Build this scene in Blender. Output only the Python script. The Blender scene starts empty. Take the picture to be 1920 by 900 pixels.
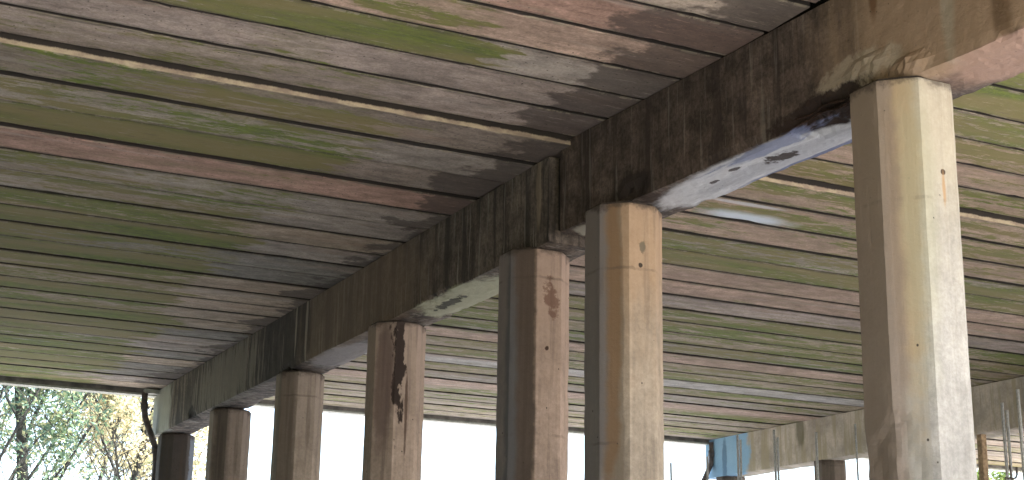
import bpy, bmesh, math, random
from mathutils import Vector, Matrix, noise as mn
R = math.radians
random.seed(7)
S = bpy.context.scene
COL = S.collection

# ------------------------------------------------------------------ helpers
def link(name, me, parent=None, loc=(0, 0, 0), rz=0.0):
    o = bpy.data.objects.new(name, me)
    COL.objects.link(o)
    o.location = loc
    o.rotation_euler = (0, 0, rz)
    if parent: o.parent = parent
    return o

def tag(o, label=None, cat=None, group=None, kind=None):
    if label: o['label'] = label
    if cat: o['category'] = cat
    if group: o['group'] = group
    if kind: o['kind'] = kind
    return o

def mesh(name, verts, faces, mats, smooth=False, mi=None):
    me = bpy.data.meshes.new(name)
    me.from_pydata(verts, [], faces)
    for m in (mats if isinstance(mats, (list, tuple)) else [mats]):
        me.materials.append(m)
    if mi: me.polygons.foreach_set('material_index', mi)
    if smooth: me.polygons.foreach_set('use_smooth', [True] * len(me.polygons))
    me.update()
    bm = bmesh.new(); bm.from_mesh(me)
    bmesh.ops.recalc_face_normals(bm, faces=bm.faces)
    bm.to_mesh(me); bm.free()
    return me

class MB:
    """collects shapes into one mesh"""
    def __init__(s): s.v = []; s.f = []
    def box(s, x0, x1, y0, y1, z0, z1):
        b = len(s.v)
        s.v += [(x, y, z) for z in (z0, z1) for y in (y0, y1) for x in (x0, x1)]
        s.f += [tuple(b + i for i in q) for q in ((0,2,3,1),(4,5,7,6),(0,1,5,4),(2,6,7,3),(0,4,6,2),(1,3,7,5))]
        return s
    def tube(s, pts, rad, n=8, cap=True):
        pts = [Vector(p) for p in pts]
        if not isinstance(rad, (list, tuple)): rad = [rad] * len(pts)
        b = len(s.v); ref = None
        for i, p in enumerate(pts):
            d = (pts[min(i + 1, len(pts) - 1)] - pts[max(i - 1, 0)]).normalized()
            if ref is None:
                ref = d.orthogonal().normalized()
            ref = (ref - d * ref.dot(d))
            ref = ref.normalized() if ref.length > 1e-4 else d.orthogonal().normalized()
            w = d.cross(ref)
            for k in range(n):
                a = 2 * math.pi * k / n
                s.v.append(tuple(p + (ref * math.cos(a) + w * math.sin(a)) * rad[i]))
        for i in range(len(pts) - 1):
            for k in range(n):
                s.f.append((b+i*n+k, b+i*n+(k+1) % n, b+(i+1)*n+(k+1) % n, b+(i+1)*n+k))
        if cap:
            s.f.append(tuple(b + k for k in range(n))[::-1])
            s.f.append(tuple(b + (len(pts)-1)*n + k for k in range(n)))
        return s
    def build(s, name, mat, parent=None, loc=(0,0,0), rz=0, smooth=False):
        return link(name, mesh(name, s.v, s.f, mat, smooth), parent, loc, rz)

# ------------------------------------------------------------------ node dsl
class NT:
    def __init__(s, name, rough=0.9, spec=0.25):
        s.m = bpy.data.materials.new(name); s.m.use_nodes = True
        s.t = s.m.node_tree; s.t.nodes.clear()
        s.out = s.n('ShaderNodeOutputMaterial'); s.b = s.n('ShaderNodeBsdfPrincipled')
        s.b.inputs['Roughness'].default_value = rough
        s.b.inputs['Specular IOR Level'].default_value = spec
        s.t.links.new(s.b.outputs[0], s.out.inputs[0])
        s.tc = s.n('ShaderNodeTexCoord').outputs['Object']
    def n(s, t, **k):
        x = s.t.nodes.new(t)
        for a, v in k.items(): setattr(x, a, v)
        return x
    def put(s, sock, v):
        if hasattr(v, 'is_output'): s.t.links.new(v, sock)
        elif isinstance(v, (tuple, list)):
            sock.default_value = tuple(v) if len(v) == len(sock.default_value) else tuple(v) + (1,)
        else: sock.default_value = v
    def math(s, op, a, b=0.0, c=None, clamp=False):
        x = s.n('ShaderNodeMath', operation=op, use_clamp=clamp)
        s.put(x.inputs[0], a); s.put(x.inputs[1], b)
        if c is not None: s.put(x.inputs[2], c)
        return x.outputs[0]
    def add(s, a, b): return s.math('ADD', a, b)
    def mul(s, a, b): return s.math('MULTIPLY', a, b)
    def sub(s, a, b): return s.math('SUBTRACT', a, b)
    def step(s, v, a, b, o0=0.0, o1=1.0):
        x = s.n('ShaderNodeMapRange', interpolation_type='SMOOTHSTEP')
        s.put(x.inputs[0], v); s.put(x.inputs[1], a); s.put(x.inputs[2], b)
        s.put(x.inputs[3], o0); s.put(x.inputs[4], o1)
        return x.outputs[0]
    def vec(s, a, scale, off=(0, 0, 0)):
        x = s.n('ShaderNodeVectorMath', operation='MULTIPLY_ADD')
        s.put(x.inputs[0], a); s.put(x.inputs[1], scale); s.put(x.inputs[2], off)
        return x.outputs[0]
    def comb(s, a, b, c):
        x = s.n('ShaderNodeCombineXYZ')
        for i, v in enumerate((a, b, c)): s.put(x.inputs[i], v)
        return x.outputs[0]
    def noise(s, v, scale=1.0, det=4.0, rough=0.55, dist=0.0):
        x = s.n('ShaderNodeTexNoise')
        s.put(x.inputs['Vector'], v)
        x.inputs['Scale'].default_value = scale; x.inputs['Detail'].default_value = det
        x.inputs['Roughness'].default_value = rough; x.inputs['Distortion'].default_value = dist
        return x.outputs[0]
    def vor(s, v, scale):
        x = s.n('ShaderNodeTexVoronoi'); s.put(x.inputs['Vector'], v); x.inputs['Scale'].default_value = scale
        return x.outputs['Distance']
    def mix(s, f, a, b, blend='MIX'):
        x = s.n('ShaderNodeMix', data_type='RGBA', blend_type=blend)
        s.put(x.inputs[0], f); s.put(x.inputs[6], a); s.put(x.inputs[7], b)
        return x.outputs[2]
    def scalecol(s, c, f):
        x = s.n('ShaderNodeVectorMath', operation='SCALE'); s.put(x.inputs[0], c); s.put(x.inputs[3], f)
        return x.outputs[0]
    def attr(s, name):
        x = s.n('ShaderNodeAttribute', attribute_type='OBJECT', attribute_name=name)
        return x.outputs['Fac']
    def sep(s, v):
        x = s.n('ShaderNodeSeparateXYZ'); s.put(x.inputs[0], v); return x.outputs
    def patch(s, col, c, r, colr, strength=1.0, rag=0.35, sc=5.0, soft=0.35, vs=(1, 1, 1)):
        """a ragged patch of stain or painted light: an ellipsoid round c with radii r in object space"""
        v = s.vec(s.tc, tuple(1.0/q for q in r), tuple(-a/q for a, q in zip(c, r)))
        x = s.n('ShaderNodeVectorMath', operation='LENGTH'); s.put(x.inputs[0], v)
        nz = s.noise(s.vec(s.tc, vs, (c[1], 3.1, c[2])), sc, 6, 0.65)
        d = s.add(x.outputs['Value'], s.mul(s.sub(nz, 0.5), rag * 4))
        m = s.mul(s.step(d, 1.0 + soft*0.5, 1.0 - soft*0.5), strength)
        return s.mix(m, col, colr)
    def bump(s, h, strength=0.4, dist=0.02):
        x = s.n('ShaderNodeBump'); x.inputs['Strength'].default_value = strength
        x.inputs['Distance'].default_value = dist; s.put(x.inputs['Height'], h)
        s.t.links.new(x.outputs[0], s.b.inputs['Normal'])
    def done(s, col): s.put(s.b.inputs['Base Color'], col); return s.m

def flat(name, c, rough=0.7, metal=0.0, var=0.25, scale=8.0, bump=0.0):
    g = NT(name, rough); g.b.inputs['Metallic'].default_value = metal
    nz = g.noise(g.tc, scale, 6, 0.6)
    col = g.scalecol(c, g.step(nz, 0.3, 0.7, 1 - var, 1 + var))
    if bump: g.bump(nz, bump, 0.02)
    return g.done(col)

# ------------------------------------------------------------------ materials
def plank_material():
    g = NT('plank_concrete', 0.92, 0.2)
    oi = g.n('ShaderNodeObjectInfo')
    seed = g.attr('seed'); moss = g.attr('moss'); lo = g.attr('moss_from'); hi = g.attr('moss_to'); wet = g.attr('wet')
    P = g.n('ShaderNodeVectorMath', operation='ADD')
    g.put(P.inputs[0], g.tc); g.put(P.inputs[1], g.comb(g.mul(seed, 13.7), g.mul(seed, 7.3), g.mul(seed, 3.1))); P = P.outputs[0]
    x, y, z = g.sep(g.tc)
    base = oi.outputs['Color']
    big = g.noise(g.vec(P, (0.45, 1.6, 1)), 1.0, 5, 0.6)
    med = g.noise(g.vec(P, (1.7, 3.4, 3)), 1.9, 10, 0.72)
    fine = g.noise(P, 30, 6, 0.78)
    col = g.scalecol(base, g.step(big, 0.3, 0.7, 0.78, 1.2))
    col = g.scalecol(col, g.step(med, 0.30, 0.70, 0.66, 1.22))
    col = g.scalecol(col, g.step(fine, 0.34, 0.66, 0.80, 1.14))
    blotch = g.noise(g.vec(P, (1.1, 2.4, 2), (4, 4, 4)), 1.2, 9, 0.76)
    col = g.mix(g.step(blotch, 0.54, 0.63, 0, 0.42), col, g.scalecol(base, 0.52))
    # rusty / pink drift and grey drift
    tone = g.noise(g.vec(P, (0.35, 2.2, 1), (5, 2, 0)), 1.0, 4, 0.5)
    col = g.mix(g.step(tone, 0.54, 0.74, 0, 0.45), col, (0.42, 0.29, 0.22))
    tone2 = g.noise(g.vec(P, (0.3, 3.5, 1), (9, 7, 0)), 1.0, 5, 0.6)
    col = g.mix(g.step(tone2, 0.55, 0.7, 0, 0.45), col, (0.43, 0.39, 0.355))
    # long pale and dark scratches left by the mould
    scr = g.noise(g.vec(P, (1.1, 26, 8)), 1.0, 7, 0.7)
    col = g.mix(g.step(scr, 0.60, 0.68, 0, 0.42), col, (0.16, 0.14, 0.13))
    pits = g.vor(P, 13)
    col = g.mix(g.mul(g.step(pits, 0.16, 0.07), g.step(big, 0.45, 0.55)), col, (0.085, 0.07, 0.06))
    # moss / algae running along the plank
    s1 = g.noise(g.vec(P, (0.42, 3.0, 2), (3, 9, 1)), 1.0, 7, 0.68, 0.3)
    s2 = g.noise(g.vec(P, (2.3, 11, 6), (1, 4, 1)), 1.0, 8, 0.75, 0.6)
    s3 = g.noise(g.vec(P, (0.6, 1.5, 1)), 10, 7, 0.78)
    mv = g.add(g.add(g.mul(s1, 0.50), g.mul(s2, 0.37)), g.mul(s3, 0.24))
    wob = g.mul(g.sub(g.noise(g.vec(P, (0.8, 5, 1)), 1.0, 4, 0.6), 0.5), 2.2)
    inside = g.mul(g.step(g.add(x, wob), lo, g.add(lo, 1.0)), g.step(g.add(x, wob), hi, g.sub(hi, 0.9)))
    mv = g.sub(g.add(mv, g.mul(moss, 0.36)), g.mul(g.sub(1.0, inside), 0.5))
    mm = g.step(mv, 0.648, 0.692)
    mcol = g.mix(g.step(s3, 0.35, 0.65), (0.070, 0.108, 0.018), (0.185, 0.235, 0.048))
    mcol = g.mix(g.step(tone, 0.35, 0.6), mcol, (0.23, 0.20, 0.085))
    dust = g.step(mv, 0.54, 0.66, 0, 0.35)
    col = g.mix(dust, col, (0.25, 0.225, 0.135))
    col = g.mix(g.mul(mm, g.step(s3, 0.3, 0.65, 0.78, 0.96)), col, mcol)
    # damp black ends over the bearing beam
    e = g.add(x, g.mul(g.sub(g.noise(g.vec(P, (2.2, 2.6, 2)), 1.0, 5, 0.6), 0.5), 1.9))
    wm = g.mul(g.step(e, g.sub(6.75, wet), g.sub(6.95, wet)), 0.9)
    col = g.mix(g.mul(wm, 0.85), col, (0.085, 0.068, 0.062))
    # sandy laitance and soot at the joints
    ed = g.math('ABSOLUTE', y)
    jn = g.noise(g.vec(P, (1.8, 1, 1)), 2.2, 7, 0.75)
    half = g.attr('half')
    edge = g.sub(ed, half)
    col = g.mix(g.mul(g.step(g.add(edge, g.mul(g.sub(jn, .5), .05)), -0.045, -0.015), g.step(jn, 0.50, 0.56, 0, .7)), col, (0.42, 0.36, 0.27))
    soot = g.noise(g.vec(P, (1.6, 9, 4), (2, 5, 8)), 1.0, 8, 0.75)
    col = g.mix(g.mul(g.step(g.add(edge, g.mul(g.sub(soot, .5), .22)), -0.055, 0.005), 0.62), col, (0.075, 0.062, 0.055))
    fleck = g.noise(g.vec(P, (2.6, 20, 8), (6, 1, 3)), 1.0, 8, 0.78)
    col = g.mix(g.step(fleck, 0.585, 0.63, 0, 0.5), col, g.scalecol(base, 0.36))
    col = g.mix(g.step(fleck, 0.42, 0.37, 0, 0.35), col, g.scalecol(base, 1.3))
    sand = g.mix(g.step(med, 0.4, 0.6), (0.48, 0.39, 0.27), (0.30, 0.23, 0.175))
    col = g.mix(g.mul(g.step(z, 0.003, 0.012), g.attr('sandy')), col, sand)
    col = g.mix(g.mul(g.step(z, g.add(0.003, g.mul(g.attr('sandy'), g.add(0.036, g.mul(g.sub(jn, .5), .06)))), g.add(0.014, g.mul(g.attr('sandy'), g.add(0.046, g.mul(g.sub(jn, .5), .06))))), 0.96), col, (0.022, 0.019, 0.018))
    g.bump(g.add(g.mul(fine, 0.5), med), 0.5, 0.012)
    return col, g
col, g = plank_material()
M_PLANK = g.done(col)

# this plank has bluish lens flare painted into its colour
col, g = plank_material()
col = g.patch(col, (-4.0, 0.20, 0), (0.52, 0.15, 0.3), (0.72, 0.80, 0.92), 0.9, 0.28, 3, 1.3)
col = g.patch(col, (-4.3, -0.26, 0), (0.5, 0.05, 0.3), (0.62, 0.64, 0.68), 0.7, 0.10, 3, 0.6)
M_PLANK_FLARE = g.done(col)
M_PLANK_FLARE.name = 'plank_concrete_with_painted_flare'

def beam_material(name, stains, tint=(0.20, 0.165, 0.135), dark=(0.06, 0.048, 0.042), pale=0.35, con=1.0):
    """local y along the beam, z down from the soffit"""
    g = NT(name, 0.9, 0.25)
    x, y, z = g.sep(g.tc)
    blot = g.noise(g.vec(g.tc, (1, 0.8, 1.0)), 1.2, 6, 0.6)
    run = g.noise(g.vec(g.tc, (3.0, 3.6, 0.28)), 1.0, 6, 0.65)
    run2 = g.noise(g.vec(g.tc, (6.0, 13, 0.5), (4, 2, 7)), 1.0, 5, 0.6)
    fine = g.noise(g.tc, 24, 6, 0.72)
    med = g.noise(g.tc, 5, 7, 0.65)
    col = g.mix(g.step(blot, 0.35, 0.68), tint, tuple(c * 0.62 for c in tint))
    col = g.scalecol(col, g.step(med, 0.32, 0.68, 1-.38*con, 1+.35*con))
    col = g.scalecol(col, g.step(fine, 0.34, 0.66, 1-.3*con, 1+.25*con))
    col = g.mix(g.step(run, 0.48, 0.60, 0, 0.8), col, dark)
    col = g.mix(g.mul(g.step(run2, 0.57, 0.64), pale), col, (0.36, 0.33, 0.29))
    col = g.mix(g.step(run2, 0.42, 0.30, 0, 0.55), col, tuple(c * 0.7 for c in dark))
    for st in stains: col = g.patch(col, *st[0], **st[1])
    pits = g.vor(g.tc, 18)
    col = g.mix(g.mul(g.step(pits, 0.16, 0.06), g.step(blot, 0.5, 0.6, 0, .8*con)), col, (0.03, 0.025, 0.02))
    g.bump(g.add(g.mul(fine, 0.5), g.mul(med, 1.2)), 0.6, 0.02)
    return g.done(col)

def column_material(name, base, top=(0.2, 0.15, 0.1), stains=(), streak=0.5, grime=(0.09, 0.07, 0.058), height=5.6):
    g = NT(name, 0.88, 0.25)
    x, y, z = g.sep(g.tc)
    blot = g.noise(g.vec(g.tc, (1.6, 1.6, 0.7)), 1.3, 6, 0.62)
    run = g.noise(g.vec(g.tc, (7, 7, 0.30)), 1.0, 6, 0.65)
    board = g.noise(g.vec(g.tc, (22, 22, 0.12)), 1.0, 3, 0.5)
    fine = g.noise(g.tc, 30, 6, 0.72)
    med = g.noise(g.tc, 7, 7, 0.66)
    col = g.scalecol(base, g.step(blot, 0.3, 0.7, 0.78, 1.16))
    col = g.scalecol(col, g.step(med, 0.32, 0.68, 0.87, 1.08))
    col = g.scalecol(col, g.step(fine, 0.34, 0.66, 0.88, 1.08))
    smear = g.noise(g.vec(g.tc, (3, 3, 1.4), (8, 1, 3)), 1.5, 8, 0.72)
    col = g.mix(g.step(smear, 0.56, 0.66, 0, 0.22), col, g.scalecol(base, 0.55))
    col = g.scalecol(col, g.step(board, 0.3, 0.7, 0.94, 1.05))
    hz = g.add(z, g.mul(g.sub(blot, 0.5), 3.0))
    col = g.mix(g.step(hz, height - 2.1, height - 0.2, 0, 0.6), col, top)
    col = g.mix(g.mul(g.step(run, 0.53, 0.68), streak), col, grime)
    for st in stains: col = g.patch(col, *st[0], **st[1])
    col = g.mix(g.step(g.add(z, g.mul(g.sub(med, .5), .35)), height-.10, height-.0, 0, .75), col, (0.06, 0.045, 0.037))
    bug = g.vor(g.vec(g.tc, (1, 1, .8)), 8)
    col = g.mix(g.mul(g.step(bug, 0.085, 0.045), g.step(med, 0.5, 0.56)), col, (0.05, 0.04, 0.033))
    ring = g.math('ABSOLUTE', g.sub(g.math('FRACT', g.mul(g.add(g.add(z, len(stains)*.37 + base[0]*9), g.mul(med, 0.06)), 0.61)), 0.5))
    col = g.mix(g.mul(g.step(ring, 0.012, 0.004), g.step(blot, 0.48, 0.6, 0, 0.4)), col, grime)
    g.bump(g.add(g.add(g.mul(fine, 0.5), med), g.mul(board, 0.7)), 0.45, 0.014)
    return g.done(col)

M_GALV = flat('galvanised_steel', (0.62, 0.64, 0.66), 0.5, 0.25, 0.2, 30)
M_PIPE = flat('weathered_dark_pipe', (0.13, 0.11, 0.105), 0.6, 0.0, 0.4, 9)
M_PIPEPALE = flat('pale_plastic_fitting', (0.42, 0.43, 0.38), 0.6, 0.0, 0.2, 9)
M_TIMBER = flat('timber', (0.34, 0.24, 0.15), 0.8, 0.0, 0.35, 14, 0.3)
M_RUST = flat('rusty_steel', (0.035, 0.019, 0.014), 0.9, 0.0, 0.5, 25, 0.4)
M_EDGE = flat('edge_concrete', (0.20, 0.185, 0.165), 0.9, 0.0, 0.4, 4, 0.3)
M_ROAD = flat('asphalt', (0.05, 0.05, 0.052), 0.95, 0.0, 0.3, 14, 0.2)
M_BARK = flat('bark', (0.034, 0.034, 0.030), 0.95, 0.0, 0.45, 7, 0.5)
M_WALL = flat('abutment_concrete', (0.10, 0.092, 0.08), 0.92, 0.0, 0.35, 1.3, 0.3)

def ground_material():
    g = NT('gravelly_ground', 0.95, 0.15)
    big = g.noise(g.tc, 0.16, 5, 0.6); med = g.noise(g.tc, 1.1, 6, 0.65); fine = g.noise(g.tc, 26, 5, 0.75)
    col = g.mix(g.step(med, 0.35, 0.65), (0.53, 0.51, 0.48), (0.60, 0.585, 0.56))
    x, y, z = g.sep(g.tc)
    wob = g.add(x, g.mul(g.sub(med, .5), 5.0))
    col = g.mix(g.mul(g.step(wob, 0.5, -1.0, 0, 0.9), g.step(y, 12.0, 5.0)), col, (0.09, 0.10, 0.045))
    col = g.mix(g.step(big, 0.62, 0.70, 0, 0.8), col, (0.16, 0.17, 0.07))
    col = g.scalecol(col, g.step(fine, 0.3, 0.7, 0.7, 1.2))
    g.bump(fine, 0.6, 0.03)
    return g.done(col)
M_GROUND = ground_material()

def leaf_material(name, c1, c2, c3):
    g = NT(name, 0.55, 0.3)
    nz = g.noise(g.tc, 0.9, 3, 0.6); n2 = g.noise(g.tc, 7.0, 2, 0.5)
    col = g.mix(g.step(nz, 0.35, 0.65), c1, c2)
    col = g.mix(g.step(n2, 0.52, 0.62), col, c3)
    g.put(g.b.inputs['Base Color'], col)
    tr = g.n('ShaderNodeBsdfTranslucent'); g.put(tr.inputs[0], col)
    mx = g.n('ShaderNodeMixShader'); mx.inputs[0].default_value = 0.4
    g.t.links.new(g.b.outputs[0], mx.inputs[1]); g.t.links.new(tr.outputs[0], mx.inputs[2])
    g.t.links.new(mx.outputs[0], g.out.inputs[0])
    return g.m
M_LEAF_GREEN = leaf_material('blue_green_leaves', (0.055, 0.11, 0.085), (0.12, 0.18, 0.10), (0.34, 0.34, 0.18))
M_LEAF_YELLOW = leaf_material('yellowing_leaves', (0.42, 0.36, 0.20), (0.52, 0.46, 0.29), (0.22, 0.24, 0.14))
M_LEAF_FRESH = leaf_material('fresh_green_leaves', (0.11, 0.17, 0.045), (0.20, 0.24, 0.07), (0.07, 0.11, 0.03))

# ------------------------------------------------------------------ setting
GZ = -1.6                 # ground level; the lens is at the origin
NEAR, FAR = 0.6, 30.55    # edges of the deck
STEP = 12.80              # joint where the far half of the deck hangs lower
ZN, ZF = 5.09, 5.0        # soffit of the near and of the far half
def ground():
    v, f = [], []
    rings = [0, 6, 12, 20, 30, 42, 60, 90, 150, 300, 700, 2000, 6000]
    for i, r in enumerate(rings):
        for k in range(48):
            a = 2*math.pi*k/48
            h = 0.0
            if 3 < r < 400: h = 0.12 * mn.noise(Vector((r*math.cos(a)*.07, r*math.sin(a)*.07, 0)))
            v.append((12 + r*math.cos(a), 14 + r*math.sin(a), GZ + h - (0.02 if r else 0.02)))
    for i in range(len(rings)-1):
        for k in range(48):
            f.append((i*48+k, i*48+(k+1) % 48, (i+1)*48+(k+1) % 48, (i+1)*48+k))
    o = link('ground', mesh('ground', v, f, M_GROUND, True)); tag(o, kind='structure')
ground()
M_SHADE_BANK = flat('added_shade_bank_grass', (0.075, 0.085, 0.035), 0.95, 0.0, 0.45, 2.2, 0.6)
def added_shade_bank(y0, y1):  # unseen bank added to keep light off the left-facing faces
    v, f = [], []
    nyy, nxx = 40, 14
    for i in range(nyy+1):
        y = y0 + (y1-y0)*i/nyy
        for k in range(nxx+1):
            t = k/nxx
            x = -2.2 - 9.5*t if k < nxx else -60
            z = GZ - .1 + min(1, t*1.25)*11.5 + 0.35*mn.noise(Vector((x*.4, y*.4, 2)))*min(1, t*5)
            v.append((x, y, z))
    for i in range(nyy):
        for k in range(nxx): f.append((i*(nxx+1)+k, i*(nxx+1)+k+1, (i+1)*(nxx+1)+k+1, (i+1)*(nxx+1)+k))
    o = link('added_shade_bank', mesh('added_shade_bank', v, f, M_SHADE_BANK, True)); tag(o, kind='structure')
added_shade_bank(-60, 0.3); added_shade_bank(30.9, 75)

road = MB().box(-7.6, 34.6, NEAR+.05, FAR-.05, 5.58, 5.75).build('road', M_ROAD); tag(road, kind='structure')

# ------------------------------------------------------------------ planks
def plank_mesh(name, x0, x1, w, mat, seed):
    rnd = random.Random(seed)
    c = 0.007; t = 0.46
    n = max(8, int((x1-x0)/0.11)); h = w/2
    inner = [-h*0.6, -h*0.2, h*0.2, h*0.6]
    v, f = [], []
    for i in range(n+1):
        x = x0 + (x1-x0)*i/n
        def nz(k, s): return mn.noise(Vector((x*s, seed*7.7+k*3.1, 0.3)))
        chip = lambda k: max(0.0, nz(k, 2.1) + 0.6*nz(k+5, 7.0) - 0.28) * 0.055
        a, b = chip(1), chip(2)
        wob1, wob2 = 0.006*nz(3, 0.9) + .004*nz(7, 6), 0.006*nz(4, 0.9) + .004*nz(8, 6)
        ring = [(-h+wob1, t), (-h+wob1, c + a)]
        ring += [(-h + c + a + wob1, 0.0)]
        ring += [(q, 0.004*mn.noise(Vector((x*1.3, q*4 + seed, 1.7)))) for q in inner]
        ring += [(h - c - b + wob2, 0.0), (h + wob2, c + b), (h + wob2, t)]
        v += [(x, q[0], q[1]) for q in ring]
    m = 10
    for i in range(n):
        for k in range(m):
            f.append((i*m+k, i*m+(k+1) % m, (i+1)*m+(k+1) % m, (i+1)*m+k))
    f.append(tuple(range(m))); f.append(tuple(n*m + k for k in range(m)))
    return mesh(name, v, f, mat)

PINK = (0.50, 0.36, 0.29); GREY = (0.41, 0.355, 0.315); MAUVE = (0.41, 0.335, 0.30); BEIGE = (0.44, 0.365, 0.305)
BROWN = (0.30, 0.245, 0.21); RED = (0.45, 0.29, 0.235); PALE = (0.50, 0.47, 0.445); OLIVE = (0.46, 0.37, 0.29); DGREY = (0.27, 0.25, 0.225)

PROTO = {}
def place_plank(span, yc, w, z, colr, moss, lo, hi, seed, label, wet, mat=None, sandy=0.0):
    x0, x1, xm = SPANS[span]
    gap = (0.085 if span != 'left' else 0.066) if w > .7 else 0.05
    key = (span, round(w, 2), seed % 3, mat)
    if key not in PROTO:
        PROTO[key] = plank_mesh('precast_plank', x0-xm, x1-xm, w-gap, mat or M_PLANK, seed + 1)
        o = link('precast_plank', PROTO[key])
        PROTO[key] = o
    else:
        o = PROTO[key].copy(); COL.objects.link(o)
    o.location = (xm, yc, z); o.color = (*colr, 1.0)
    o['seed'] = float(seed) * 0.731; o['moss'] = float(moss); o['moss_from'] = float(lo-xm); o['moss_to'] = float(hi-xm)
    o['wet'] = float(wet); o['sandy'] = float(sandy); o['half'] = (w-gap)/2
    tag(o, label, 'deck plank', 'precast planks over the ' + SPAN_NAME[span])
    return o
# span: x from, x to, x of the plank's own origin
SPANS = {'left': (-6.75, 7.08, 0.0), 'mid': (7.22, 20.55, 14.0), 'right': (20.72, 34.5, 27.4)}
SPAN_NAME = {'left': 'left bay', 'mid': 'right bay', 'right': 'bay beyond the far pier'}
A = -8; Z9 = 40
# look of each plank, from the joint of the step towards the camera, then from the step towards the far edge
NEAR_L = [(MAUVE, .16, 'mauve grey bare plank, last one before the dropped joint in the left bay'),
          (MAUVE, .30, 'mauve grey plank with a thin moss streak beside the broad green plank, left bay'),
          (GREY, .74, 'plank with the broadest bright green moss band, left bay near the top'),
          (PINK, .26, 'pinkish beige plank with small moss dabs above the broad green one, left bay'),
          (RED, .04, 'bare rust pink plank meeting the dark beam near the top of the photo'),
          (BEIGE, .04, 'grey beige bare plank in the top right corner of the left bay')]
FAR_L = [(BROWN, .28, 'dropped brownish plank with a sandy lit edge beside the step, left bay'),
         (GREY, .33, 'grey plank with scattered moss flecks just beyond the dropped plank, left bay'),
         (BROWN, .50, 'olive mossy plank fading to brown beside the red plank, left bay'),
         (RED, .02, 'bare brick red plank between mossy neighbours, left bay'),
         (GREY, .27, 'grey plank with thin green streaks just beyond the red plank, left bay'),
         (GREY, .31, 'grey green striped plank, second beyond the red plank, left bay'),
         (OLIVE, .42, 'olive green plank, third beyond the red plank, left bay')]
NEAR_R = [(PINK, .36, 'pink plank with olive moss, last before the step in the right bay'),
          (PINK, .20, 'pinkish grey plank with two small moss dabs, right bay'),
          (PINK, .38, 'pink grey plank with a vivid moss patch beside the tallest column'),
          (OLIVE, .44, 'olive brown stained plank, right bay beside the tallest column'),
          (OLIVE, .56, 'bright mossy plank just under the right end of the near beam'),
          (BROWN, .42, 'brown mossy plank cut by the top right corner of the photo')]
FAR_R = [(PINK, .30, 'dropped pink edged plank just beyond the step, right bay'),
         (PINK, .34, 'plank with a painted bluish white flare beside the underside of the beam'),
         (PINK, .22, 'pinkish plank just beyond the flare marked one, right bay'),
         (GREY, .40, 'grey and green plank with a sandy broken edge, right bay'),
         (OLIVE, .46, 'mossy plank beside the bare pink ones, right bay'),
         (PINK, .06, 'bare pink plank, first of three in the right bay'),
         (PINK, .06, 'bare pink plank, second of three in the right bay'),
         (MAUVE, .12, 'mauve bare plank, last of the three before the green ones, right bay'),
         (OLIVE, .40, 'olive green plank after the bare mauve one, right bay'),
         (OLIVE, .36, None), (OLIVE, .32, None), (GREY, .34, None), (PINK, .10, 'pinkish plank among green ones in the right bay'),
         (OLIVE, .30, None), (OLIVE, .34, None), (PALE, .04, 'palest whitish plank near the far edge of the right bay'),
         (OLIVE, .32, None), (GREY, .24, None), (PINK, .08, 'pale pinkish plank, last bare one before the far eave, right bay'),
         (OLIVE, .30, None), (BEIGE, .22, None), (BEIGE, .25, None), (OLIVE, .3, None), (BEIGE, .2, None)]
ORD = ['first', 'second', 'third', 'fourth', 'fifth', 'sixth', 'seventh', 'eighth', 'ninth', 'tenth', 'eleventh', 'twelfth',
       'thirteenth', 'fourteenth', 'fifteenth', 'sixteenth', 'seventeenth', 'eighteenth', 'nineteenth', 'twentieth',
       'twenty-first', 'twenty-second', 'twenty-third', 'twenty-fourth', 'twenty-fifth', 'twenty-sixth']
WN, WF = 0.632, 0.736
nfar = int(round((FAR - STEP) / WF)); WF = (FAR - STEP) / nfar
nnear = int((STEP - NEAR) / WN)
for si, span in enumerate(('left', 'mid', 'right')):
    rnd = random.Random(11 + si)
    nlook = {'left': NEAR_L, 'mid': NEAR_R, 'right': []}[span]
    flook = {'left': FAR_L, 'mid': FAR_R, 'right': []}[span]
    for i in range(nnear):
        if span == 'right' and i > 2: pass
        c_, ms, lab = nlook[i] if i < len(nlook) else (rnd.choice((PINK, GREY, BEIGE)), rnd.uniform(.0, .4), None)
        lo, hi = A, (5.7 if span == 'left' else Z9)
        if span == 'left' and i == 2: lo, hi = 1.7, 5.75
        if span == 'left' and i == 1: lo, hi = 2.4, 4.6
        if span == 'left' and i == 3: lo, hi = 3.0, 5.6
        lab = lab or ('plain deck plank, %s from the step towards the camera, %s' % (ORD[i], SPAN_NAME[span]))
        place_plank(span, STEP - WN*(i+.5), WN, ZN + rnd.uniform(-.006, .006), c_, ms, lo, hi, i*3+si+2, lab, rnd.uniform(.35, .95) if span == 'left' else -3)
    for i in range(nfar):
        if i < len(flook): c_, ms, lab = flook[i]
        else:
            lab = None
            c_, ms = (rnd.choice((OLIVE, GREY, DGREY, DGREY)), rnd.uniform(.36, .6)) if span == 'left' else (rnd.choice((OLIVE, PINK, GREY, BEIGE)), rnd.uniform(.05, .42))
        hi = (5.8 if i < 14 else 6.2) if span == 'left' else Z9
        k = nfar - 1 - i
        if lab is None:
            lab = '%s plank, %s from the far edge of the %s' % ('green algae stained' if ms > .33 else 'weathered', ORD[k], SPAN_NAME[span])
        mt = M_PLANK_FLARE if (span == 'mid' and i == 1) else None
        place_plank(span, STEP + WF*(i+.5), WF, ZF + rnd.uniform(-.014, .014), c_, ms, A, hi, 100+i*5+si, lab, (rnd.uniform(.35, .8) if i < 5 else rnd.uniform(-.1, .5)) if span == 'left' else -3, mt, 1.0 if i == 0 else 0.0)

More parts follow.
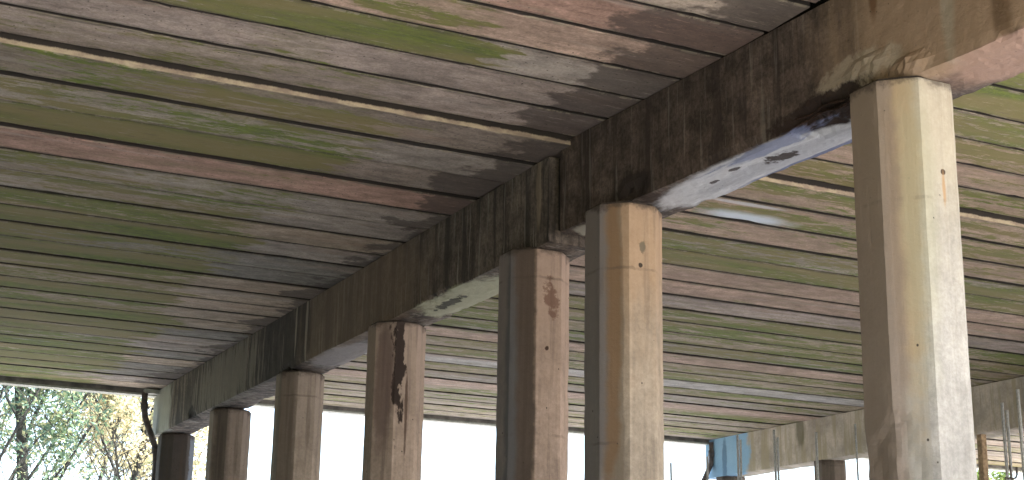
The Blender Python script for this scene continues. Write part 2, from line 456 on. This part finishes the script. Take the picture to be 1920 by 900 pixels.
# ------------------------------------------------------------------ beams
def beam_mesh(name, L, W, H, mat, seed, dmg, res=0.05, cap=True):
    """x 0..W, y 0..L, z -H..0; dmg(y) = list of (y, z, radius_y, radius_z, depth) spalls in the x=0 face; ragged bottom arrises"""
    nx, ny, nz_ = max(2, int(W/res)), int(L/res), max(2, int(H/res))
    per = [(0, -H*(k/nz_)) for k in range(nz_)] + [(W*(k/nx), -H) for k in range(nx)] + \
          [(W, -H + H*(k/nz_)) for k in range(nz_)] + [(W - W*(k/nx), 0) for k in range(nx)]
    m = len(per); v, f = [], []
    for i in range(ny+1):
        y = L*i/ny
        for (x, z) in per:
            p = Vector((x + seed, y, z))
            n1 = mn.noise(p*1.1); n2 = mn.noise(p*6.0); n3 = mn.noise(p*15.0)
            dx = dz = 0.0
            # wavering arrises: knock the corners off irregularly
            e1 = max(0.0, 1 - math.hypot(x, z+H)/0.10); e2 = max(0.0, 1 - math.hypot(x-W, z+H)/0.13)
            r1 = max(0.0, mn.noise(Vector((seed, y*0.9, 3))) + .7*mn.noise(Vector((seed, y*4, 5))) - .05)
            r2 = max(0.0, mn.noise(Vector((seed+9, y*0.9, 3))) + .7*mn.noise(Vector((seed+9, y*4, 5))) + .05)
            k1 = e1*(0.008 + 0.03*r1); k2 = e2*(0.008 + 0.035*r2)
            dx += k1 - k2; dz += k1 + k2
            s = 0.006*n1 + 0.004*n2 + 0.003*n3
            if x < 1e-4: dx += s
            elif x > W-1e-4: dx -= s
            if z < -H+1e-4: dz += s*1.6
            for (sy, sz, ry, rz, dep) in dmg:
                d = math.hypot((y-sy)/ry, (z-sz)/rz) + 0.35*n2 + .2*n1
                if d < 1.0 and x < W*0.55:
                    q = min(1.0, (1-d)*2.2) * (0.75 + 0.5*n3 + .25*n2) * dep
                    if x < 1e-4: dx += q
                    if z < -H+1e-4: dz += q*0.8*(1 - x/(W*.55))
            v.append((x+dx, y, z+dz))
    for i in range(ny):
        for k in range(m):
            f.append((i*m+k, i*m+(k+1) % m, (i+1)*m+(k+1) % m, (i+1)*m+k))
    f.append(tuple(range(m))); f.append(tuple(ny*m+k for k in range(m)))
    return mesh(name, v, f, mat)

S1 = lambda *a, **k: (a, k)
# near beam: its far end is at the joint (y = L), it runs back past the camera
LN = 12.3
ang = R(3.0)
near_org = (6.905 + math.sin(ang)*LN, 13.03 - math.cos(ang)*LN, ZN - 0.012)
ny = lambda Y: (Y - near_org[1]) / math.cos(ang)          # world Y to beam y
M_BEAM_N = beam_material('near_beam_concrete', [
    S1((0, ny(6.2), -0.3), (0.3, 2.55, 1.4), (0.36, 0.255, 0.175), 0.8, rag=0.16, sc=1.6, soft=0.35, vs=(1, 1.6, .4)),
    S1((0, ny(7.1), -0.4), (0.3, 0.09, 0.7), (0.10, 0.060, 0.032), 0.7, rag=0.25, sc=5, soft=0.8, vs=(1, 1, .3)),
    S1((0, ny(8.35), -0.14), (0.3, 0.05, 0.2), (0.13, 0.06, 0.025), 0.75, rag=0.3, sc=6, soft=0.8, vs=(1, 1, .3)),
    S1((0, ny(7.6), -0.4), (0.3, 0.07, 0.6), (0.36, 0.34, 0.28), 0.5, rag=0.25, sc=5, soft=0.8, vs=(1, 1, .3)),
    S1((0, ny(8.55), -0.72), (0.3, 0.42, 0.14), (0.37, 0.31, 0.245), 0.85, rag=0.5, sc=5, soft=0.4),
    S1((0, ny(8.95), -0.90), (0.35, 0.62, 0.15), (0.030, 0.019, 0.016), 0.95, rag=0.35, sc=7, soft=0.3),
    S1((0, ny(6.4), -0.98), (0.2, 0.75, 0.09), (0.05, 0.035, 0.025), 0.8, rag=0.4, sc=6, soft=0.5),
    S1((0, ny(11.7), -0.80), (0.2, 0.30, 0.13), (0.030, 0.022, 0.02), 0.85, rag=0.45, sc=6, soft=0.5),
    # bounce light painted pale on the underside between the two near columns
    S1((0.40, ny(10.2), -0.97), (0.42, 1.60, 0.055), (0.52, 0.535, 0.58), 0.95, rag=0.15, sc=7, soft=0.25, vs=(1, .3, 1)),
    S1((0.12, ny(9.6), -0.97), (0.10, 0.9, 0.06), (0.16, 0.19, 0.32), 0.75, rag=0.5, sc=9, soft=0.5, vs=(1.6, .25, 1)),
    S1((0.45, ny(10.0), -0.97), (0.16, 1.3, 0.06), (0.34, 0.35, 0.40), 0.7, rag=0.6, sc=10, soft=0.4, vs=(1.6, .25, 1)),
    S1((0.62, ny(9.7), -0.97), (0.05, 1.3, 0.06), (0.09, 0.11, 0.22), 0.85, rag=0.3, sc=9, soft=0.4, vs=(1.6, .25, 1)),
    S1((0.36, ny(9.9), -0.97), (0.09, 0.19, 0.09), (0.035, 0.025, 0.022), 0.95, rag=0.9, sc=8, soft=0.5),
    S1((0.22, ny(10.4), -0.97), (0.03, 0.08, 0.09), (0.05, 0.04, 0.04), 0.9, rag=0.7, sc=9, soft=0.3),
    S1((0.30, ny(10.8), -0.97), (0.03, 0.06, 0.09), (0.05, 0.04, 0.04), 0.9, rag=0.7, sc=9, soft=0.3),
    S1((0.36, ny(12.75), -0.97), (0.34, 0.26, 0.055), (0.50, 0.48, 0.40), 0.85, rag=0.2, sc=7, soft=0.3),  # lit underside by the joint, painted pale
    S1((0.35, ny(6.9), -0.97), (0.5, 1.0, 0.06), (0.30, 0.20, 0.16), 0.9, rag=0.15, sc=3, soft=0.4),
    ], tint=(0.120, 0.090, 0.076), dark=(0.044, 0.032, 0.029), pale=0.24)
bn = link('bearing_beam', beam_mesh('bearing_beam', LN, 0.64, 0.955, M_BEAM_N, 3.3,
        [(ny(8.95), -0.93, 0.55, 0.15, 0.13), (ny(6.4), -0.97, 0.7, 0.09, 0.07), (ny(8.45), -0.72, 0.36, 0.13, -0.05), (ny(8.0), -0.86, 0.25, 0.12, -0.06), (ny(11.7), -0.86, 0.26, 0.12, 0.06)]), None, near_org, ang)
tag(bn, 'near dark concrete beam with spalled edges and tan stains, from the joint to the top right corner', 'concrete beam', 'beams across the columns')
# exposed bars in the spall beside the tallest column
for k, (dz, dy) in enumerate(((-0.905, 0), (-0.86, .05))):
    pts = [(0.035 + .012*math.sin(q*2.1+k), ny(8.45+dy) + 0.1*q, dz + .012*math.sin(q*1.3+k*2)) for q in range(11)]
    MB().tube(pts, 0.009, 6).build('rebar', M_RUST, bn, smooth=True)

LF = 30.75 - 13.2
FO = (6.865, 13.20, ZF - 0.012)
fy = lambda Y: Y - 13.2
M_BEAM_F = beam_material('far_beam_concrete', [
    S1((0, fy(13.42), -0.35), (0.2, 0.05, 0.36), (0.36, 0.28, 0.20), 0.5, rag=0.7, sc=6, soft=0.7, vs=(1, 1, .3)),
    S1((0, fy(30.3), -0.45), (0.2, 0.9, 0.9), (0.42, 0.43, 0.38), 0.75, rag=0.75, sc=4, soft=0.4, vs=(1, 2.5, .2)),
    S1((0, fy(19.0), -0.45), (0.2, 2.4, 0.9), (0.25, 0.18, 0.13), 0.55, rag=0.3, sc=3, soft=0.6, vs=(1, 1.5, .25)),
    S1((0, fy(22.3), -0.45), (0.2, 1.3, 0.9), (0.03, 0.026, 0.028), 0.75, rag=0.3, sc=3, soft=0.6, vs=(1, 1.5, .25)),
    S1((0, fy(26.0), -0.6), (0.2, 2.2, 0.9), (0.05, 0.045, 0.04), 0.7, rag=0.7, sc=3, soft=0.6, vs=(1, 2.0, .25)),
    S1((0, fy(25.3), -0.5), (0.2, 1.9, 0.6), (0.36, 0.32, 0.27), 0.4, rag=1.0, sc=5, soft=0.3, vs=(1, 2.6, .16)),
    S1((0, fy(21.0), -0.4), (0.2, 0.05, 0.6), (0.42, 0.37, 0.30), 0.6, rag=0.4, sc=6, soft=0.5, vs=(1, 1, .2)),
    S1((0, fy(21.5), -0.3), (0.2, 0.04, 0.4), (0.42, 0.37, 0.30), 0.6, rag=0.4, sc=6, soft=0.5, vs=(1, 1, .2)),
    S1((0, fy(27.6), -0.85), (0.2, 0.25, 0.14), (0.02, 0.018, 0.016), 0.9, rag=0.4, sc=5, soft=0.4),
    S1((0.36, fy(15.9), -0.93), (0.40, 1.2, 0.06), (0.50, 0.50, 0.36), 0.9, rag=0.35, sc=6, soft=0.4, vs=(1, .5, 1)),
    S1((0.28, fy(16.3), -0.93), (0.08, 0.40, 0.07), (0.05, 0.048, 0.04), 0.9, rag=0.8, sc=8, soft=0.3),
    S1((0.36, fy(20.2), -0.93), (0.36, 1.1, 0.06), (0.36, 0.33, 0.33), 0.8, rag=0.2, sc=6, soft=0.4),
    ], tint=(0.17, 0.137, 0.115), dark=(0.036, 0.030, 0.029), pale=0.6)
bf = link('bearing_beam', beam_mesh('bearing_beam', LF, 0.60, 0.925, M_BEAM_F, 8.1,
        [(fy(27.6), -0.9, 0.28, 0.14, 0.06), (fy(16.2), -0.925, 0.5, 0.05, 0.04), (fy(22.0), -0.92, 0.4, 0.08, 0.05)], 0.055), None, FO)
tag(bf, 'far dark streaked concrete beam running from the joint to the drainpipe', 'concrete beam', 'beams across the columns')
MB().box(0.10, 0.54, -0.15, -0.03, -0.80, -0.02).build('joint_filler', flat('joint_board', (.012, .011, .010), .98), bf)

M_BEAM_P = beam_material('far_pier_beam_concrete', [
    S1((0, 30.5-0.6, -0.45), (0.35, 1.62, 1.3), (0.24, 0.43, 0.62), 0.9, rag=0.12, sc=2.0, soft=0.12),  # blue flare of sky light painted onto the beam end
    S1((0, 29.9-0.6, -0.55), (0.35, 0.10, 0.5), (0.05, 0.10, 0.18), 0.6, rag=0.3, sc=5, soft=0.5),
    S1((0, 26.9-0.6, -0.22), (0.3, 0.16, 0.34), (0.13, 0.12, 0.07), 0.75, rag=0.3, sc=5, soft=0.7, vs=(1, 1, .3)),
    S1((0, 24.6-0.6, -0.25), (0.3, 0.12, 0.4), (0.12, 0.11, 0.06), 0.75, rag=0.3, sc=5, soft=0.7, vs=(1, 1, .3)),
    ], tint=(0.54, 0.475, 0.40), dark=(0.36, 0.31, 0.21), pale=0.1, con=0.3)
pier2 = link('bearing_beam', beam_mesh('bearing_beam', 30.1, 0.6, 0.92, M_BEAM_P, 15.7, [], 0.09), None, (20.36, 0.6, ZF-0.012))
tag(pier2, 'grey green beam of the far pier with a blue flare painted on its end, behind the tallest column', 'concrete beam', 'beams across the columns')

# ------------------------------------------------------------------ columns
def column_mesh(name, a, h, mat, seed, dmg=()):
    """regular octagon, across flats a, with slightly worn arrises"""
    R_ = a/2/math.cos(math.pi/8)
    cor = [(R_*math.cos(math.pi/8 + k*math.pi/4), R_*math.sin(math.pi/8 + k*math.pi/4)) for k in range(8)]
    ring = []
    for k in range(8):
        p, q = Vector(cor[k]), Vector(cor[(k+1) % 8])
        for t in (0.0, 0.14, 0.28, 0.43, 0.57, 0.72, 0.86): ring.append((tuple(p.lerp(q, t)), t == 0.0))
    m = len(ring); nz_ = int(h/0.035); v, f = [], []
    for i in range(nz_+1):
        z = h*i/nz_
        for (x, y), c_ in ring:
            P = Vector((x*4 + seed, y*4, z*3))
            s = 0.004*mn.noise(P*0.5) + 0.003*mn.noise(P*2)
            if c_: s -= 0.002 + 0.022*max(0, mn.noise(Vector((x*5+seed, y*5, z*3.2))) - .3)
            for (dx_, dy_, dz_, r, dep) in dmg:
                d = math.hypot(x-dx_, y-dy_, z-dz_)/r + .45*mn.noise(P*1.3)
                if d < 1: s -= dep*min(1, (1-d)*3)*(0.8+.5*mn.noise(P*3))
            L_ = math.hypot(x, y)
            v.append((x*(1+s/L_), y*(1+s/L_), z))
    for i in range(nz_):
        for k in range(m):
            f.append((i*m+k, i*m+(k+1) % m, (i+1)*m+(k+1) % m, (i+1)*m+k))
    f.append(tuple(range(m))[::-1]); f.append(tuple(nz_*m+k for k in range(m)))
    return mesh(name, v, f, mat)

M_PAD = flat('mortar_pad', (0.05, 0.038, 0.032), 0.95, 0, 0.5, 12, 0.5)
COLS = [  # cx, cy, top, across, base, top stain, streak, patches of stain and painted facet shade (local, z from the ground), damage, label
    (7.315, 8.28, 4.135, 0.735, (0.40, 0.373, 0.34), (0.37, 0.315, 0.22), 0.22, [
        S1((-0.255, -0.255, 3.6), (0.085, 0.11, 3.4), (0.29, 0.265, 0.225), 0.8, rag=.10, sc=3, soft=.25),  # chamfer shade painted in over the full height
        S1((-0.24, -0.24, 5.0), (0.10, 0.16, 1.6), (0.37, 0.25, 0.12), 0.6, rag=.3, sc=4, soft=.8),
        S1((-0.16, -0.28, 4.6), (0.13, 0.16, 1.1), (0.31, 0.30, 0.205), 0.45, rag=.3, sc=3, soft=.8),
        S1((-0.37, 0.0, 4.4), (0.12, 0.4, 2.6), (0.21, 0.16, 0.125), 0.85, rag=.2, sc=3, soft=.5),  # left face painted darker, as turned away from the light
        S1((0.03, -0.37, 5.02), (0.022, 0.05, 0.022), (0.055, 0.035, 0.025), 0.95, rag=.15, sc=20, soft=.4),
        S1((0.03, -0.37, 4.90), (0.014, 0.05, 0.12), (0.38, 0.22, 0.10), 0.7, rag=.25, sc=9, soft=.8)],
        [(-.34, -.1, 2.95, .32, .03)], 'tallest pale tan octagonal column at the right, under the stained near beam'),
    (7.075, 12.03, 4.13, 0.695, (0.41, 0.335, 0.265), (0.36, 0.215, 0.115), 0.35, [
        S1((-0.255, -0.255, 3.6), (0.085, 0.11, 3.4), (0.20, 0.16, 0.12), 0.8, rag=.2, sc=3, soft=.3),  # shade of the chamfer painted down the column
        S1((-0.30, -0.22, 4.6), (0.12, 0.16, 1.6), (0.20, 0.12, 0.065), 0.8, rag=.25, sc=3, soft=.4),
        S1((-0.37, 0.0, 4.5), (0.10, 0.30, 2.6), (0.165, 0.16, 0.165), 0.8, rag=.2, sc=3, soft=.5),  # shaded left face painted dull bluish grey
        S1((0.0, -0.35, 5.3), (0.035, 0.05, 0.05), (0.13, 0.11, 0.08), 0.85, rag=.6, sc=9, soft=.5),
        S1((-0.02, -0.35, 5.12), (0.022, 0.05, 0.024), (0.04, 0.03, 0.025), 0.95, rag=.2, sc=20, soft=.4)],
        [], 'orange brown octagonal column standing second from the right, just right of the joint'),
    (7.01, 13.80, 4.08, 0.70, (0.42, 0.315, 0.26), (0.33, 0.235, 0.185), 0.4, [
        S1((-0.26, -0.22, 4.2), (0.15, 0.20, 3.0), (0.085, 0.065, 0.055), 0.85, rag=.2, sc=3, soft=.35),  # stain together with painted shade on the dark chamfer
        S1((-0.36, 0.0, 3.6), (0.10, 0.30, 2.6), (0.15, 0.16, 0.18), 0.6, rag=.2, sc=3, soft=.5),  # bluish skylight shade painted on the left face
        S1((0.03, -0.33, 5.15), (0.07, 0.06, 0.2), (0.13, 0.065, 0.045), 0.75, rag=1.0, sc=9, soft=.5),
        S1((-0.02, -0.33, 4.62), (0.025, 0.05, 0.025), (0.045, 0.022, 0.015), 0.95, rag=.3, sc=15, soft=.4)],
        [], 'octagonal column with a pink front and dark side, just left of the joint'),
    (7.09, 17.90, 4.07, 0.70, (0.40, 0.31, 0.255), (0.30, 0.23, 0.19), 0.45, [
        S1((-0.10, -0.33, 5.15), (0.085, 0.12, 0.72), (0.022, 0.014, 0.012), 0.95, rag=.95, sc=8, soft=.3, vs=(1, 1, .4)),
        S1((0.02, -0.33, 4.5), (0.02, 0.08, 0.5), (0.07, 0.04, 0.03), 0.8, rag=.5, sc=7, soft=.5, vs=(1, 1, .5)),
        S1((-0.25, -0.25, 4.9), (0.10, 0.20, 0.8), (0.14, 0.095, 0.085), 0.7, rag=.3, sc=4, soft=.6)],
        [(-.36, 0.05, 3.0, .3, .05)], 'octagonal column with a black tar streak down its front'),
    (7.13, 21.98, 4.06, 0.69, (0.37, 0.305, 0.255), (0.27, 0.22, 0.185), 0.55, [
        S1((-0.28, -0.2, 4.0), (0.16, 0.22, 3.0), (0.15, 0.12, 0.095), 0.6, rag=.25, sc=3, soft=.5)],
        [], 'grey brown cracked column between the tar streaked one and the wide dim one'),
    (7.23, 26.20, 4.05, 0.69, (0.30, 0.245, 0.205), (0.22, 0.18, 0.15), 0.55, [
        S1((-0.22, -0.3, 4.0), (0.14, 0.2, 3.0), (0.08, 0.065, 0.055), 0.6, rag=.3, sc=3, soft=.5)],
        [], 'dim brown column, second from the drainpipe end of the row'),
    (7.21, 30.02, 4.05, 0.68, (0.105, 0.09, 0.08), (0.06, 0.052, 0.047), 0.7, [
        S1((0.30, -0.15, 4.0), (0.12, 0.2, 3.0), (0.26, 0.31, 0.38), 0.6, rag=.5, sc=5, soft=.4)],
        [], 'darkest column at the far end of the row, beside the drainpipe'),
]
for i, (cx, cy, top, a, base, tp, stv, stains, dmg, lab) in enumerate(COLS):
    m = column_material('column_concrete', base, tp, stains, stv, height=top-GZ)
    o = link('octagonal_column', column_mesh('octagonal_column', a, top-GZ-0.012, m, i*5.3+1, dmg), None, (cx, cy, GZ-0.02))
    tag(o, lab, 'concrete column', 'columns under the near beams')
    pd = column_mesh('bearing_pad', a-.05, 0.045, M_PAD, i*3.1, ())
    link('bearing_pad', pd, o, (0, 0, top-GZ-0.03))
mp = column_material('far_pier_column_concrete', (0.20, 0.17, 0.14), (0.15, 0.12, 0.10), [], 0.6, height=5.65)
pm = column_mesh('octagonal_column', 0.66, 4.08-GZ, mp, 77)
c0 = link('octagonal_column', pm, None, (20.70, 30.15, GZ))
tag(c0, 'dark column under the blue end of the far pier beam', 'concrete column', 'columns of the far pier')
for cy, lab in ((26.35, 'grey brown column between the two bright openings of the far pier'),
                (22.4, 'far pier column hidden behind the tallest near column'),
                (18.5, 'far pier column standing just off the right edge'), (14.5, 'far pier column nearer than the right edge'), (10.5, 'far pier column abreast of the near columns'), (6.5, 'far pier column at the near edge'), (2.5, 'far pier column nearest the open side')):
    o = c0.copy(); COL.objects.link(o); o.location = (20.70, cy, GZ); o['label'] = lab

# ------------------------------------------------------------------ edges of the deck, abutment
eb = MB()
def edge_beam(x0, x1, y, label):
    b = MB().box(x0, x1, y, y+0.22, 4.93, 6.0)
    o = b.build('edge_beam', M_EDGE); tag(o, label, 'edge beam', 'edge beams of the deck')
    MB().box(x0, x1, y-0.012, y+0.26, 4.885, 4.925).build('drip_strip', M_PIPEPALE if y > 10 else M_EDGE, o)
    return o
edge_beam(-6.75, 7.12, FAR+0.01, 'edge beam along the far eave of the left bay, above the trees')
edge_beam(7.16, 20.60, FAR+0.01, 'edge beam along the far eave of the right bay, over the white openings')
edge_beam(20.64, 34.5, FAR+0.01, 'edge beam along the far eave beyond the far pier')
w = MB().box(-7.6, -6.8, -6, FAR+4, GZ-.3, 5.55).build('abutment_wall', M_WALL); tag(w, 'plain concrete abutment wall closing the left bay', 'wall')
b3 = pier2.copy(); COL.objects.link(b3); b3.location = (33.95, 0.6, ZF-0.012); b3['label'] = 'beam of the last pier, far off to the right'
for cy in (30.15, 26.35, 22.4, 18.5, 14.5, 10.5, 6.5, 2.5):
    o = c0.copy(); COL.objects.link(o); o.location = (34.28, cy, GZ); o['group'] = 'columns of the last pier'
    o['label'] = 'column of the last pier, off to the right of the photo'

# ------------------------------------------------------------------ drainpipes, poles, prop
def drainpipe(base, pts, label):
    r = bpy.data.objects.new('drainpipe', None); COL.objects.link(r); r.location = base
    tag(r, label, 'drainpipe', 'drainpipes at the far eave')
    MB().tube(pts, 0.062, 12).build('pipe', M_PIPE, r, smooth=True)
    for q in (1, 3):
        p = Vector(pts[q]); d = (Vector(pts[q+1]) - p).normalized()
        MB().tube([p - d*0.02, p + d*0.12], 0.078, 12).build('collar', M_PIPE, r, smooth=True)
    return r
bx, by = 6.87, 30.42
p1 = drainpipe((bx, by, GZ), [(-0.28, 0, 6.52), (-0.28, 0, 6.30), (-0.24, 0, 6.02), (0.02, 0, 5.42), (0.05, 0, 5.1), (0.02, 0, 0.0)], 'dark bent drainpipe at the corner beside the trees')
MB().box(-0.30, 0.22, -0.10, 0.08, 6.50, 6.585).build('outlet_box', M_PIPEPALE, p1)
drainpipe((20.18, 30.42, GZ), [(0.16, 0, 6.52), (0.16, 0, 6.30), (0.14, 0, 6.0), (-0.10, 0, 5.55), (-0.11, 0, 5.3), (-0.11, 0, 0.0)], 'dark bent drainpipe beside the blue beam end')

def pole(x, y, top, rad, label, sleeve=None):
    r = bpy.data.objects.new('steel_pole', None); COL.objects.link(r); r.location = (x, y, GZ)
    tag(r, label, 'pole', 'galvanised poles standing between the piers')
    h = top - GZ; lean = random.uniform(-.05, .05)
    MB().tube([(0, 0, 0), (lean*.5, 0, h*.5), (lean, .02, h)], rad, 10).build('tube', M_GALV, r, smooth=True)
    if sleeve: MB().tube([(lean*.5 + .02, -rad*1.6, 0.0), (lean*.9 + .03, -rad*1.7, h-sleeve)], rad*0.95, 10).build('inner_tube', M_GALV, r, smooth=True)
    MB().tube([(lean*.42, 0, h*.42), (lean*.45, 0, h*.42+.12)], rad*1.5, 10).build('coupler', M_GALV, r, smooth=True)
    MB().box(-.09, .09, -.09, .09, 0, .012).build('foot_plate', M_GALV, r)
    return r
import_cam = None
# (px, py of the top, depth) turned into places with the camera of this script
F, YAW, PIT, ROL = 2800.0, R(26.03), R(15.318), R(0.992)
fw = Vector((math.sin(YAW)*math.cos(PIT), math.cos(YAW)*math.cos(PIT), math.sin(PIT)))
rt = Vector((math.cos(YAW), -math.sin(YAW), 0)); up = rt.cross(fw)
cr = rt*math.cos(ROL) + up*math.sin(ROL); cu = up*math.cos(ROL) - rt*math.sin(ROL)
def at(px, py, Y):
    d = fw + cr*((px-960)/F) + cu*((450-py)/F)
    return d * (Y/d.y)
for px, py, Y, rad, sl, lab in (
    (1385, 816, 26.5, 0.024, .10, 'thin dark looking steel pole in front of the blue beam end'),
    (1455, 806, 25.0, 0.026, .16, 'doubled galvanised pole left of the far pier opening column'),
    (1530, 810, 23.5, 0.026, None, 'single galvanised pole just left of the far pier column'),
    (1608, 795, 23.0, 0.020, None, 'faint pole close to the left edge of the tallest column'),
    (1880, 755, 17.2, 0.025, .12, 'shorter of two galvanised poles at the right edge'),
    (1911, 730, 16.4, 0.027, None, 'taller of two galvanised poles at the right edge'),
    (1262, 868, 27.5, 0.022, None, 'thin pale pole in the white opening right of the orange column'),
    (1327, 856, 27.0, 0.024, None, 'slim pole beside the drainpipe at the blue beam end')):
    p = at(px, py, Y); pole(p.x, p.y, p.z, rad, lab, sl)
p = at(1898, 898, 16.6)
cl = bpy.data.objects.new('hook_bracket', None); COL.objects.link(cl); cl.location = p
tag(cl, 'U shaped steel bracket clamped between the two right hand poles', 'bracket')
MB().tube([(-.14, 0, 0), (.0, 0, 0), (.07, 0, .02), (.10, 0, .07), (.10, 0, .18)], 0.016, 8).build('hook', M_PIPE, cl, smooth=True)
MB().tube([(-.02, 0, .0), (-.03, 0, .2)], 0.014, 8).build('upright', M_PIPE, cl, smooth=True)
p = at(1840, 818, 21.2)
pr = MB().box(-.06, .06, -.06, .06, 0, p.z-GZ+.03).build('timber_prop', M_TIMBER, None, (p.x, p.y, GZ)); tag(pr, 'orange brown timber prop under the far pier beam', 'timber prop')

# ------------------------------------------------------------------ trees
def tree(base, h, seed, leafmat, nleaf, leaf, spread, label, lean=(0, 0), bare=0.35, trunk_r=0.17, levels=4):
    rnd = random.Random(seed)
    mb = MB(); tips = []
    def branch(p, d, L, r, lev):
        n = 5 if lev == 0 else 4
        pts = [p.copy()]; q = p.copy(); dd = d.copy()
        for i in range(n):
            dd = (dd + Vector((rnd.gauss(0, .13), rnd.gauss(0, .13), rnd.gauss(0.03, .07)))*(0.5 if lev == 0 else 1.25)).normalized()
            q = q + dd*(L/n); pts.append(q.copy())
        rs = [max(0.010, r*(1 - 0.62*i/n)) for i in range(n+1)]
        mb.tube(pts, rs, 7 if lev < 2 else 5, cap=lev == 0)
        if lev >= 2:
            for pt in pts[1:]: tips.append(pt)
        if lev < levels-1:
            k = {0: 11, 1: 5, 2: 4}.get(lev, 3)
            for j in range(k):
                t = bare + (1-bare)*(j + rnd.random())/k if lev == 0 else 0.25 + .75*(j+rnd.random())/k
                t = min(t, 0.99); idx = t*n; i0 = int(idx)
                pt = pts[i0].lerp(pts[i0+1], idx-i0)
                az = rnd.uniform(0, 6.283); upn = rnd.uniform(.25, 1.0)
                side = Vector((math.cos(az), math.sin(az), upn*.9)).normalized()
                nd = (side*0.8 + dd*0.45).normalized()
                ll = L*spread*(1.15-.6*t) if lev == 0 else L*rnd.uniform(.45, .68)
                branch(pt, nd, ll, max(.012, rs[i0]*rnd.uniform(.26, .40)), lev+1)
    branch(Vector((0, 0, 0)), Vector((lean[0], lean[1], 1)).normalized(), h, trunk_r, 0)
    root = bpy.data.objects.new('broadleaf_tree', None); COL.objects.link(root); root.location = base
    tag(root, label, 'tree', 'trees beyond the far edge of the bridge')
    mb.build('trunk', M_BARK, root, smooth=True)
    v, f = [], []
    # leaf sprays gather round some twigs and leave others bare
    keep = [t for t in tips if mn.noise(t*0.55 + Vector((seed, 0, 0))) > 0.06]
    if keep:
        for k in range(nleaf):
            c = rnd.choice(keep) + Vector((rnd.gauss(0, .17), rnd.gauss(0, .17), rnd.gauss(-.02, .13)))
            a = Vector((rnd.gauss(0, 1), rnd.gauss(0, 1), rnd.gauss(0, .7))).normalized()
            b = a.cross(Vector((rnd.gauss(0, 1), rnd.gauss(0, 1), rnd.gauss(0, 1)))).normalized()
            s = leaf*rnd.uniform(.6, 1.3); i = len(v)
            v += [tuple(c - a*s), tuple(c - b*s*.42), tuple(c + a*s), tuple(c + b*s*.42)]
            f.append((i, i+1, i+2, i+3))
    me = bpy.data.meshes.new('crown'); me.from_pydata(v, [], f); me.materials.append(leafmat); me.update()
    link('crown', me, root)
    return root
def tb(px, Y): 
    q = at(px, 900, Y); return (q.x, q.y, GZ)
tree(tb(92, 46), 13.5, 5, M_LEAF_GREEN, 5200, .092, .42, 'tall tree with the straight dark trunk, left of the drainpipe', (0.02, 0), .25, .24)
tree(tb(22, 43), 11.5, 12, M_LEAF_GREEN, 7500, .095, .42, 'leafy blue green tree in the bottom left corner', (-0.01, 0), .2, .19)
tree(tb(184, 45), 9.8, 23, M_LEAF_YELLOW, 6500, .092, .42, 'yellow leaved tree between the dark trunk and the drainpipe', (0.03, 0), .42, .18)
tree(tb(140, 52), 11.0, 31, M_LEAF_YELLOW, 3600, .09, .45, 'slender sparse tree with fanning branches behind the yellow one', (0.05, 0), .3, .13)
tree(tb(262, 55), 11.0, 47, M_LEAF_YELLOW, 5200, .092, .42, 'pale yellow tree directly behind the drainpipe', (0, 0), .3, .16)
tree(tb(385, 58), 9.6, 53, M_LEAF_YELLOW, 3600, .09, .35, 'tree seen in the slot between the two farthest columns', (-.05, 0), .3, .15)
tree(tb(-70, 50), 13.0, 61, M_LEAF_GREEN, 7500, .095, .42, 'dense green tree at the left edge, behind the corner tree', (0.03, 0), .2, .2)
tree(tb(1875, 50), 9.0, 71, M_LEAF_FRESH, 14000, .15, .36, 'bright green tree glimpsed under the far bay at the right edge', (0, 0), .12, .2)

# ------------------------------------------------------------------ camera, light
cam = bpy.data.cameras.new('camera'); co = bpy.data.objects.new('camera', cam); COL.objects.link(co)
cam.sensor_width = 36; cam.lens = F/1920*36; cam.clip_end = 20000; cam.clip_start = 0.05
co.matrix_world = Matrix(((cr.x, cu.x, -fw.x, 0), (cr.y, cu.y, -fw.y, 0), (cr.z, cu.z, -fw.z, 0), (0, 0, 0, 1)))
S.camera = co

EL, AZ = R(50), R(128)       # sun height; azimuth of the sun clockwise from +Y (behind the camera, to its right)
W = bpy.data.worlds.new('World'); S.world = W; W.use_nodes = True
nt = W.node_tree; nt.nodes.clear()
sky = nt.nodes.new('ShaderNodeTexSky'); sky.sky_type = 'NISHITA'; sky.sun_disc = False
sky.sun_elevation = EL; sky.sun_rotation = AZ; sky.dust_density = 2.0
bg = nt.nodes.new('ShaderNodeBackground'); bg.inputs[1].default_value = 0.15
ow = nt.nodes.new('ShaderNodeOutputWorld')
nt.links.new(sky.outputs[0], bg.inputs[0]); nt.links.new(bg.outputs[0], ow.inputs[0])
sl = bpy.data.lights.new('sun', 'SUN'); sl.energy = 5.0; sl.angle = R(0.5); sl.color = (1, .945, .87)
so = bpy.data.objects.new('sun', sl); COL.objects.link(so)
sd = Vector((math.sin(AZ)*math.cos(EL), math.cos(AZ)*math.cos(EL), math.sin(EL)))
so.rotation_euler = sd.to_track_quat('Z', 'Y').to_euler(); so.location = sd*60

S.view_settings.view_transform = 'Standard'; S.view_settings.look = 'None'
S.view_settings.gamma = 1.0; S.view_settings.use_curve_mapping = False
S.view_settings.exposure = 2.5
S.cycles.max_bounces = 8; S.cycles.diffuse_bounces = 5
